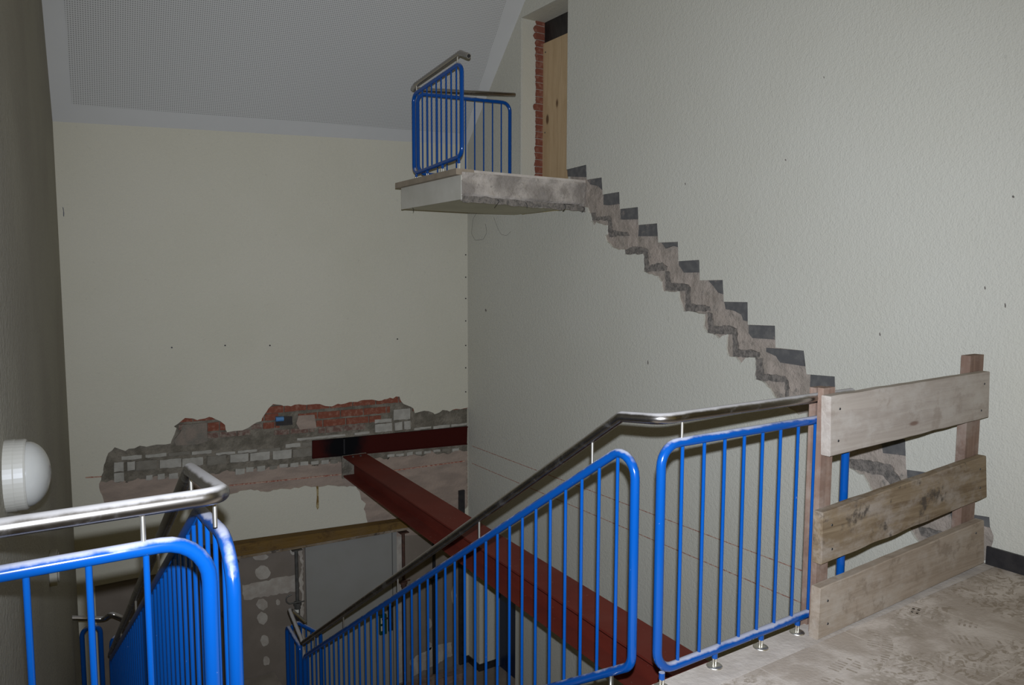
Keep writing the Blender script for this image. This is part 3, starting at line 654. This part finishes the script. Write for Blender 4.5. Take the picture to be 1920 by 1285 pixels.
# right: landing panel, flight panel, continuous handrail
YR = 2.067; ZT, ZB, ZH = .993, .075, 1.095; XR = 2.0
R1 = thing('stair_railing', 'long blue railing with steel handrail running from the plank barrier down the flight', 'railing', (2.04, YR, 0))
xa, xb = P(1237, 1000, 1, YR).x, P(1583, 900, 1, YR).x
SL = .651
def rz(y): return 1.081 - SL * (y - 2.263)
hl = [(P(1597, 733, 1, YR).x, YR, ZH), (2.035, YR, ZH), (XR, 2.263, 1.078), (XR, 6.60, rz(6.60))]
bm = BM(); tube(bm, fillet(hl, [0, .07, .035, 0]), RH, 20); obj('handrail', bm, M['steel'], R1, smooth=True)
part_tube('panel_frame', R1, fillet([(xa, YR, ZB), (xa, YR, ZT), (xb, YR, ZT), (xb, YR, ZB)], .085, True), RF, M['blue'], 16, True)
for px in (1277, 1317.5, 1355.5, 1391.5, 1425.5, 1458.5, 1491, 1522):
    x_ = P(px, 960, 1, YR).x; part_tube('baluster', R1, [(x_, YR, ZB), (x_, YR, ZT)], RB, M['blue'], 10)
for px in (1279,): x_ = P(px, 800, 1, YR).x; part_tube('standoff_pin', R1, [(x_, YR, ZT), (x_, YR, ZH)], RP, M['chrome'], 10)
part_tube('standoff_pin', R1, [(3.06, YR, ZT), (3.06, YR, ZH)], RP, M['chrome'], 10)
for px, py in ((1255, 1300), (1343, 1252), (1425, 1214), (1497, 1188)):
    x_ = P(px, py, 2, 0).x; foot(R1, x_, YR, 0, ZB - .01)
def flight_panel(root, X, y0, y1, zt0, zb0, sl, n, flat=0., drop=0.):
    tops = [(X, y0, zt0)] + ([(X, y0 + flat, zt0 - drop)] if flat else [])
    ztop = lambda y: zt0 - (drop * min(1, max(0, y - y0) / flat) if flat else 0) - sl * max(0, y - y0 - flat)
    zbot = lambda y: zb0 - sl * (y - y0)
    loop = [(X, y0, zb0)] + tops + [(X, y1, ztop(y1)), (X, y1, zbot(y1))]
    part_tube('panel_frame', root, fillet(loop, [.085, .14] + [.2] * (len(loop) - 4) + [.085, .085] if flat else .085, True), RF, M['blue'], 16, True)
    for i in range(n):
        y = y0 + (y1 - y0) * (i + .9) / (n + .8)
        part_tube('baluster', root, [(X, y, zbot(y)), (X, y, ztop(y))], RB, M['blue'], 10)
    return ztop
FY0, FY1 = P(1188, 1050, 0, XR).y, 6.58
zt_ = flight_panel(R1, XR, FY0, FY1, .998, .06, SL, 37)
for px, py in ((1110.5, 850), (898.5, 1000), (746, 1095), (644, 1165), (590, 1200)):
    y_ = P(px, py, 0, XR).y; part_tube('standoff_pin', R1, [(XR, y_, zt_(y_)), (XR, y_, rz(y_) - .01)], RP, M['chrome'], 10)
for y_ in (2.3, 3.2, 4.2, 5.2, 6.2):
    part_tube('foot', R1, [(XR - .0, y_, .06 - SL * (y_ - FY0)), (XR, y_, .06 - SL * (y_ - FY0) - .09), (XR - .075, y_, .06 - SL * (y_ - FY0) - .09)], .010, M['chrome'], 8)
# left: near panel and the far side of the flight
YL = 1.94; XL = .43
R2 = thing('stair_railing', 'dusty blue railing with thick steel handrail nearest the wall lamp', 'railing', (.38, YL, 0))
xl = P(397, 1200, 1, YL).x; xw = lx(YL) + .03
SLL = .60
def lz(y): return 1.0 - .61 * (y - 2.63)
cx = P(420, 925, 1, YL).x
yend = 6.5
bm = BM(); tube(bm, fillet([(xw - .02, YL, ZH), (cx, YL, ZH), (XL, 2.63, 1.0), (XL, yend, lz(yend))], [0, .06, .035, 0]), RH, 24); obj('handrail', bm, M['steel'], R2, smooth=True)
part_tube('panel_frame', R2, fillet([(xw, YL, ZB), (xw, YL, ZT), (xl, YL, ZT), (xl, YL, ZB)], [.02, .02, .11, .11], True), RF, M['blue'], 18, True)
for px in (53, 171, 279): x_ = P(px, 1160, 1, YL).x; part_tube('baluster', R2, [(x_, YL, ZB), (x_, YL, ZT)], RB, M['blue'], 12)
for px in (268,): x_ = P(px, 990, 1, YL).x; part_tube('standoff_pin', R2, [(x_, YL, ZT), (x_, YL, ZH)], RP, M['chrome'], 12)
part_tube('standoff_pin', R2, [(P(403, 965, 1, 2.08).x, 2.08, .97), (P(403, 965, 1, 2.08).x, 2.08, ZH - .01)], RP, M['chrome'], 12)
for x_ in (xl - .04,): foot(R2, x_, YL, 0, ZB - .01)
zl_ = flight_panel(R2, XL, 2.03, 6.45, .935, .05, .575, 37, .46, .035)
for y_ in (2.62, 3.5, 4.5, 5.5): part_tube('standoff_pin', R2, [(XL, y_, zl_(y_)), (XL, y_, lz(y_) - .01)], RP, M['chrome'], 10)
for y_ in (2.6, 3.5, 4.5, 5.5):
    zz = .05 - .575 * (y_ - 2.03); part_tube('foot', R2, [(XL, y_, zz), (XL, y_, zz - .09), (XL + .075, y_, zz - .09)], .010, M['chrome'], 8)
# upper landing: side panel with a cut stub of handrail, panel across the far edge
XU, YU0, YU1 = SX + .06, P(866, 200, 0, SX + .06).y, 6.80
R3 = thing('landing_railing', 'blue railing round the upper landing with a cut handrail stub', 'railing', (XU, 6.3, 2.56))
zu0, zu1, zbn, zbf = P(862, 118, 0, XU).z, P(775, 178, 0, XU).z, P(866, 292, 0, XU).z, P(775, 327, 0, XU).z
part_tube('panel_frame', R3, fillet([(XU, YU0, zbn), (XU, YU0, zu0), (XU, YU1, zu1), (XU, YU1, zbf)], .08, True), RF, M['blue'], 14, True)
n_ = 9
for i in range(n_):
    y = YU0 + (YU1 - YU0) * (i + 1) / (n_ + 1); t = (y - YU0) / (YU1 - YU0)
    part_tube('baluster', R3, [(XU, y, zbn + (zbf - zbn) * t), (XU, y, zu0 + (zu1 - zu0) * t)], RB, M['blue'], 8)
h0, h1 = P(863, 99, 0, XU), P(779, 159, 0, XU); YB = 6.93
rb0, rb1 = P(790, 163, 1, YB), P(965, 178, 1, YB)
bm = BM(); tube(bm, fillet([P(879, 105, 0, XU), h0, h1, (h1.x + .05, YB, h1.z), rb1], [0, .03, .05, .05, 0]), RH, 16)
hr = obj('handrail', bm, M['steel'], R3, smooth=True)
e0 = P(879, 105, 0, XU); dd = (e0 - h0).normalized()
bm = BM(); q = dd.to_track_quat('Z', 'Y').to_matrix(); lathe(bm, [(0, .0012), (.016, .0012), (.016, 0)], 16, q, e0 + dd * .0005); obj('end_shade', bm, M['wirecol'], hr, label='black disc for the shade inside the cut pipe')  # black disc on the closed end, painted for the shade in the hollow
bx0, bx1 = P(783, 200, 1, YB).x, P(956, 250, 1, YB).x
zq0, zq1, zk = P(800, 178, 1, YB).z, P(935, 190, 1, YB).z, P(800, 327, 1, YB).z
part_tube('panel_frame', R3, fillet([(bx0, YB, zk), (bx0, YB, zq0), (bx1, YB, zq1), (bx1, YB, zk)], .09, True), RF, M['blue'], 14, True)
for i in range(9):
    t = (i + 1) / 10; x_ = bx0 + (bx1 - bx0) * t; part_tube('baluster', R3, [(x_, YB, zk), (x_, YB, zq0 + (zq1 - zq0) * t)], RB, M['blue'], 8)
for px in (936, 800): x_ = P(px, 185, 1, YB).x; part_tube('standoff_pin', R3, [(x_, YB, zq0 + (zq1 - zq0) * .8), (x_, YB, h1.z + .01)], RP, M['chrome'], 8)
for t in (.08, .93):
    y = YU0 + (YU1 - YU0) * t; part_tube('standoff_pin', R3, [(XU, y, zu0 + (zu1 - zu0) * t), (XU, y, h0.z + (h1.z - h0.z) * t)], RP, M['chrome'], 8)
for t in (.06, .38, .70, .95):
    y = YU0 + (YU1 - YU0) * t; foot(R3, XU, y, 2.562, zbn + (zbf - zbn) * t - .01)
for t in (.1, .5, .92): foot(R3, bx0 + (bx1 - bx0) * t, YB, 2.562, zk - .01)
# foot of the flight: railing of the next flight down
R4 = thing('stair_railing', 'short dark railing turning at the foot of the flight below the handrail', 'railing', (2.0, 6.75, -2.73))
e_ = Vector((XR + .005, 6.66, rz(6.60) - .035)); u_ = P(541, 1141, 1, 7.1); r_ = P(572, 1168, 1, 7.06)
bm = BM(); tube(bm, fillet([e_, u_, r_], [0, .03, 0]), RH, 14); obj('handrail', bm, M['steel'], R4, smooth=True)
ta, tb = Vector((XR, 6.72, -1.84)), P(538, 1172, 1, 7.12)
part_tube('panel_frame', R4, fillet([(ta.x, ta.y, -2.66), ta, tb, (tb.x, tb.y, -2.66)], .06, True), RF, M['blue'], 12, True)
for i in range(3): p = ta.lerp(tb, (i + 1) / 4); part_tube('baluster', R4, [(p.x, p.y, -2.66), p], RB, M['blue'], 8)
ta, tb = u_ + Vector((.03, .02, -.13)), r_ + Vector((.16, .02, -.17))
part_tube('panel_frame', R4, fillet([(ta.x, ta.y, -2.66), ta, tb, (tb.x, tb.y, -2.9)], .05, True), RF, M['blue'], 12, True)
for i in range(5): p = ta.lerp(tb, (i + 1) / 6); part_tube('baluster', R4, [(p.x, p.y, -2.7), p], RB, M['blue'], 8)
part_tube('foot', R4, [(ta.x, ta.y, -2.66), (ta.x, ta.y, -2.73)], .010, M['chrome'], 8); part_tube('foot', R4, [(XR, 6.75, -2.66), (XR, 6.75, -2.73)], .010, M['chrome'], 8)
# lower left: short rail between the wall and the flight
YQ = 7.0
R5 = thing('stair_railing', 'small dark railing in the lower left corner by the grey wall', 'railing', (.3, YQ, -2.73))
bm = BM(); tube(bm, fillet([P(126, 1159, 1, YQ), P(196, 1161, 1, YQ), P(209, 1151, 1, YQ - .1), P(226, 1158, 1, YQ - .1), P(262, 1180, 1, YQ - .1)], [0, .05, .03, .02, 0]), RH * .9, 14); obj('handrail', bm, M['steel'], R5, smooth=True)
q0, q1 = P(153, 1180, 1, YQ), P(188, 1180, 1, YQ)
part_tube('panel_frame', R5, fillet([(q0.x, YQ, -2.66), (q0.x, YQ, q0.z), (q1.x, YQ, q0.z), (q1.x, YQ, -2.66)], .08, True), RF, M['blue'], 12, True)
q0, q1 = P(208, 1176, 1, YQ - .1), P(268, 1215, 1, YQ - .1)
part_tube('panel_frame', R5, fillet([(q0.x, YQ - .1, -2.66), (q0.x, YQ - .1, q0.z), (q1.x, YQ - .1, q1.z), (q1.x, YQ - .1, -2.66)], .06, True), RF, M['blue'], 12, True)
for i in range(3): t = (i + 1) / 4; x_ = q0.x + (q1.x - q0.x) * t; part_tube('baluster', R5, [(x_, YQ - .1, -2.66), (x_, YQ - .1, q0.z + (q1.z - q0.z) * t)], RB, M['blue'], 8)
for x_ in (q0.x, q1.x): part_tube('foot', R5, [(x_, YQ - .1, -2.66), (x_, YQ - .1, -2.73)], .010, M['chrome'], 8)

# ------------------------------------------------------------------ plank barrier
YF = P(1534, 1201, 2, 0).y; TH = .048
B = thing('plank_barrier', 'barrier of three rough boards on battens across the missing flight', 'barrier', (3.7, YF + .02, 0))
def plank(corners, mt, label, th=TH, seed=1):
    """front face corners in the photograph: TL TR BR BL"""
    c = [P(x, y, 1, YF) for x, y in corners]; bm = BM(); n = 40; R = random.Random(seed); rows = []
    for i in range(n + 1):
        t = i / n; tp = c[0].lerp(c[1], t); bt = c[3].lerp(c[2], t)
        tp.z += pnoise(Vector((t * 9, seed, 0))) * .004; bt.z += pnoise(Vector((t * 9, seed, 5))) * .005 if seed != 3 else 0
        e = .004
        prof_ = [tp + Vector((0, e, 0)), bt + Vector((0, e, 0)) , bt + Vector((0, th - e, 0)), tp + Vector((0, th - e, 0))]
        q = [tp + Vector((0, 0, -e)), bt + Vector((0, 0, e)), bt + Vector((0, e, 0)), bt + Vector((0, th - e, 0)), bt + Vector((0, th, e)), tp + Vector((0, th, -e)), tp + Vector((0, th - e, 0)), tp + Vector((0, e, 0))]
        rows.append([bm.verts.new(p) for p in q])
    for a_, b_ in zip(rows, rows[1:]):
        for k in range(8): bm.faces.new((a_[k], a_[(k + 1) % 8], b_[(k + 1) % 8], b_[k]))
    bm.faces.new(rows[0][::-1]); bm.faces.new(rows[-1]); bmesh.ops.recalc_face_normals(bm, faces=bm.faces)
    return obj('plank', bm, mt, B, label=label)
pk = [plank([(1558.5,744),(1856,697),(1853.5,783),(1557,857)], M['plank_pale'], 'topmost plank, pale with dust', seed=1),
      plank([(1543.5,962),(1849,855),(1850,933),(1541,1060)], M['plank_brown'], 'middle plank, brown with dark stains', seed=2),
      plank([(1539,1104),(1845,976),(1845,1056),(1534,1201)], M['plank_low'], 'lowest plank, standing on the floor', seed=3)]
for pl_, qs in ((pk[0], ((1575,767),(1572,827),(1846,720),(1840,770))), (pk[1], ((1560,985),(1560,1030),(1838,880),(1838,915))), (pk[2], ((1552,1127),(1552,1170),(1830,1000)))):
    for q in qs:
        bm = BM(); lathe(bm, [(0, .003), (.005, .002), (.006, 0)], 8, Matrix.Rotation(math.pi / 2, 3, 'X'), P(q[0], q[1], 1, YF)); obj('nail', bm, M['wirecol'], pl_)
def post(x0, x1, y0, y1, z0, z1, label=None):
    bm = BM(); box(bm, (x0, y0, z0), (x1, y1, z1)); bevel(bm, .003); obj('post', bm, M['post'], B, label=label)
yb = YF + TH
xo0 = P(1538, 900, 1, yb).x; xo1 = P(1559, 900, 1, yb).x
post(xo0, xo1, yb + .0005, YR - RF - .001, .001, P(1550, 728, 1, yb).z, 'batten in front of the railing')
ya = YR + RH + .001
post(P(1524, 900, 1, ya).x, P(1541, 900, 1, ya).x + .012, ya, ya + .035, -.02, P(1530, 728, 1, ya).z, 'brown batten behind the railing')
c0, c1 = P(1815, 760, 1, yb).x, P(1839.5, 760, 1, yb).x
post(c0, c1, yb + .0005, yb + .05, .001, P(1828, 667, 1, yb).z, 'batten standing by the wall')

# ------------------------------------------------------------------ steel beams
def hbeam(bm, A, Bp, wd, h, tf, tw):
    d = (Bp - A); d.z = 0; d.normalize(); s = Vector((d.y, -d.x, 0)); s = s if s.x > 0 else -s
    def sec(c):
        q = [(-wd/2,0),(wd/2,0),(wd/2,-tf),(tw/2,-tf),(tw/2,-h+tf),(wd/2,-h+tf),(wd/2,-h),(-wd/2,-h),(-wd/2,-h+tf),(-tw/2,-h+tf),(-tw/2,-tf),(-wd/2,-tf)]
        return [bm.verts.new(c + s * a + Vector((0, 0, b))) for a, b in q]
    a_, b_ = sec(A), sec(Bp)
    for i in range(12): bm.faces.new((a_[i], a_[(i + 1) % 12], b_[(i + 1) % 12], b_[i]))
    for q in (a_, b_):
        bm.faces.new((q[0], q[1], q[2], q[11])); bm.faces.new((q[10], q[3], q[4], q[9])) ; bm.faces.new((q[8], q[5], q[6], q[7]))
    bmesh.ops.recalc_face_normals(bm, faces=bm.faces)
BZ = P(690, 853, 1, D - .1).z
r0, r1 = P(692, 853, 2, BZ), P(1293, 1223, 2, BZ)
l0, l1 = P(643, 857, 2, BZ), P(994, 1087.5, 2, BZ)
wd = .27
def xr(y): return r0.x + (r1.x - r0.x) * (y - r0.y) / (r1.y - r0.y)
def xlft(y): return l0.x + (l1.x - l0.x) * (y - l0.y) / (l1.y - l0.y)
wd = (xr(7.5) - xlft(7.5) + xr(4.5) - xlft(4.5)) / 2; HB = .24
cc = lambda y: (xr(y) + xlft(y)) / 2
S1 = thing('steel_beam', 'red primed steel beam spanning the stairwell towards the back wall', 'beam', (cc(5), 5, BZ - HB))
bm = BM(); hbeam(bm, Vector((cc(2.12), 2.12, BZ)), Vector((cc(D - .014), D - .014, BZ)), wd, HB, .016, .012); obj('girder', bm, M['red'], S1)
bm = BM(); y_ = D - .03; box(bm, (cc(y_) - wd/2 - .01, D - .012, BZ - HB - .02), (cc(y_) + wd/2 + .01, D + .03, BZ + .004)); obj('end_plate', bm, M['mortar'], S1, label='mortared bearing at the wall end')
for sx in (-.05, .04):
    bm = BM(); lathe(bm, [(0, .012), (.012, .012), (.012, 0)], 6, None, (cc(7.9) + sx, 7.92, BZ)); obj('bolt', bm, M['galv'], S1)
S2 = thing('steel_beam', 'red steel beam set into the back wall, scorched black near its end', 'beam', ptD((730, 860), 0))
c = [ptD(q, .006) for q in ((586,858.5),(876,832),(877,800),(586,827))]
bm = BM(); hexa(bm, [c[0], c[1], c[1] + Vector((0,.05,0)), c[0] + Vector((0,.05,0)), c[3], c[2], c[2] + Vector((0,.05,0)), c[3] + Vector((0,.05,0))]); obj('web', bm, M['red_burnt'], S2)
for (i, j) in ((0, 1), (3, 2)):
    bm = BM(); a_, b_ = c[i], c[j]; s_ = -1 if i == 3 else 1; dz = Vector((0, 0, .012)); o_ = Vector((0, -.012, 0)); e_ = Vector((0, .03, 0))
    hexa(bm, [a_ + o_ - dz, b_ + o_ - dz, b_ + e_ - dz, a_ + e_ - dz, a_ + o_, b_ + o_, b_ + e_, a_ + e_]); obj('flange', bm, M['red_burnt'], S2)
mid = ptD((645, 832), 0)
bm = BM(); hb = ptD((645,822),0).z; lb = ptD((645,852),0).z; box(bm, (mid.x - .008, D - .006, lb), (mid.x + .008, D + .03, hb)); obj('stiffener', bm, M['darkprop'], S2)

# ------------------------------------------------------------------ timber, props
T = thing('timber_beam', 'yellow brown shuttering beam resting on props below the cream wall', 'beam', (2.5, D - .06, -1.3))
ca, cb_ = [P(x, y, 1, D - .14) for x, y in ((380,1031),(768,976),(768,989),(380,1055))], None
bm = BM(); v3 = Vector((0, .13, 0)); hexa(bm, [ca[3], ca[2], ca[2] + v3, ca[3] + v3, ca[0], ca[1], ca[1] + v3, ca[0] + v3]); bevel(bm, .006); obj('flange', bm, M['formply'], T)
zz = [P(x, y, 1, D - .11) for x, y in ((380,1050),(764,987),(764,994),(380,1060))]; v3 = Vector((0, .07, 0))
bm = BM(); hexa(bm, [zz[3], zz[2], zz[2] + v3, zz[3] + v3, zz[0], zz[1], zz[1] + v3, zz[0] + v3]); obj('lower_strip', bm, M['plank_brown'], T)
def prop(x, y, ztop, mt, label, hook=True):
    R_ = thing('steel_prop', label, 'prop', (x, y, LOWZ), 'props under the shuttering beam')
    zc = ztop - .62
    bm = BM(); lathe(bm, [(0, 0), (.055, 0), (.055, .008), (.026, .008), (.026, zc - LOWZ), (0, zc - LOWZ)], 16, None, (x, y, LOWZ)); obj('outer_tube', bm, mt, R_, smooth=False)
    bm = BM(); lathe(bm, [(0, 0), (.020, 0), (.020, ztop - zc - .008), (0, ztop - zc - .008)], 14, None, (x, y, zc)); obj('inner_tube', bm, mt, R_)
    bm = BM(); box(bm, (x - .055, y - .055, ztop - .008), (x + .055, y + .055, ztop)); obj('head_plate', bm, mt, R_)
    bm = BM(); lathe(bm, [(.0, -.06), (.034, -.06), (.034, -.02), (.045, -.02), (.045, .012), (.0, .012)], 16, None, (x, y, zc)); obj('collar_nut', bm, mt, R_)
    if hook:
        bm = BM(); tube(bm, fillet([(x + .07, y - .03, zc + .02), (x - .10, y - .03, zc + .03), (x - .13, y - .03, zc + .06), (x - .13, y - .03, zc + .11), (x - .07, y - .03, zc + .13)], .03), .008, 8); obj('pin_hook', bm, mt, R_, smooth=True)
    return R_
YP = D - .09
for px, ptop, pcol, mt, lab in ((557, 1029, 1085, M['galv'], 'grey steel prop under the timber left of the white door'), (757, 997, 1048, M['rustprop'], 'rusty steel prop under the timber right of the white door'), (814, 995, 1046, M['darkprop'], 'dark slim steel prop right of the rusty prop'), (438, 1052, 1105, M['galv'], 'steel prop hidden behind the near blue railing, hook showing')):
    p = P(px, 1100, 1, YP); prop(p.x, YP, P(px, ptop, 1, YP).z, mt, lab)
p = P(557, 1140, 1, YP)
bm = BM(); lathe(bm, [(.0275, -.05), (.0275, .05)], 16, None, (p.x, YP, p.z)); o = obj('sticker', bm, M['label'], [x for x in bpy.data.objects if x.get('label', '').startswith('grey steel prop')][0], label='white sticker on the prop')
# board lying at the foot of the wall behind the flight
bm = BM(); q = [P(x, y, 2, LOWZ + .09) for x, y in ((762,1279),(868,1250),(870,1262),(764,1290))]
hexa(bm, [v - Vector((0,0,.088)) for v in q] + q); bmesh.ops.recalc_face_normals(bm, faces=bm.faces); o = obj('kicker_board', bm, M['post']); tag(o, 'brown timber lying on the lower floor by the black strip', 'board')

# ------------------------------------------------------------------ wall lamp and switch on the left wall
nrm = Vector((1, -LS, 0)).normalized(); rotn = nrm.to_track_quat('Z', 'Y').to_matrix()
def onleft(px, py):
    d = CR * ((px - 960) / FPX) - CU * ((py - 642.5) / FPX) + CF
    o_ = Vector((LA.x, D, 0)); n_ = Vector((1, -LS, 0)); return CAM + d * ((o_ - CAM).dot(n_) / d.dot(n_))
lp = onleft(12, 893); rr_ = .068 / 1.4 * (lp - CAM).dot(CF)
L = thing('wall_lamp', 'round white bulkhead lamp with opal dome on the grey left wall', 'lamp', lp)
bm = BM(); lathe(bm, [(0, 0), (rr_, 0), (rr_, .028), (rr_ * .985, .032), (rr_ * .97, .032)], 48, rotn, lp); obj('base_ring', bm, M['white'], L, smooth=False)
bm = BM(); lathe(bm, [(rr_ * .96, .03), (rr_ * .985, .032), (rr_ * .985, .06), (rr_ * .95, .066), (rr_ * .90, .066)], 48, rotn, lp); obj('trim_ring', bm, M['white'], L, smooth=False)
bm = BM(); pr_ = [(rr_ * .91 * math.cos(a_), 0.062 + rr_ * .58 * math.sin(a_)) for a_ in [i * math.pi / 2 / 14 for i in range(15)]]; pr_[-1] = (0, pr_[-1][1]); lathe(bm, pr_, 48, rotn, lp); obj('diffuser', bm, M['diffuser'], L, smooth=True)
sp = onleft(93, 1066)
S = thing('switch_box', 'white double switch on the grey left wall below the wall lamp', 'switch', sp)
def wallbox(c, u, zz, d, name, mt, root):
    t_ = Vector((LS, 1, 0)).normalized(); bm = BM(); o_ = c
    hexa(bm, [o_ - t_*u - Vector((0,0,zz)), o_ + t_*u - Vector((0,0,zz)), o_ + t_*u - Vector((0,0,zz)) + nrm*d, o_ - t_*u - Vector((0,0,zz)) + nrm*d, o_ - t_*u + Vector((0,0,zz)), o_ + t_*u + Vector((0,0,zz)), o_ + t_*u + Vector((0,0,zz)) + nrm*d, o_ - t_*u + Vector((0,0,zz)) + nrm*d])
    bmesh.ops.recalc_face_normals(bm, faces=bm.faces); bevel(bm, .004); return obj(name, bm, mt, root)
wallbox(sp, .07, .085, .04, 'back_box', M['white'], S)
for s_ in (-1, 1): wallbox(sp + Vector((0, 0, .042 * s_)) + nrm * .04, .04, .035, .008, 'rocker', M['white'], S)
bpy.context.view_layer.update()
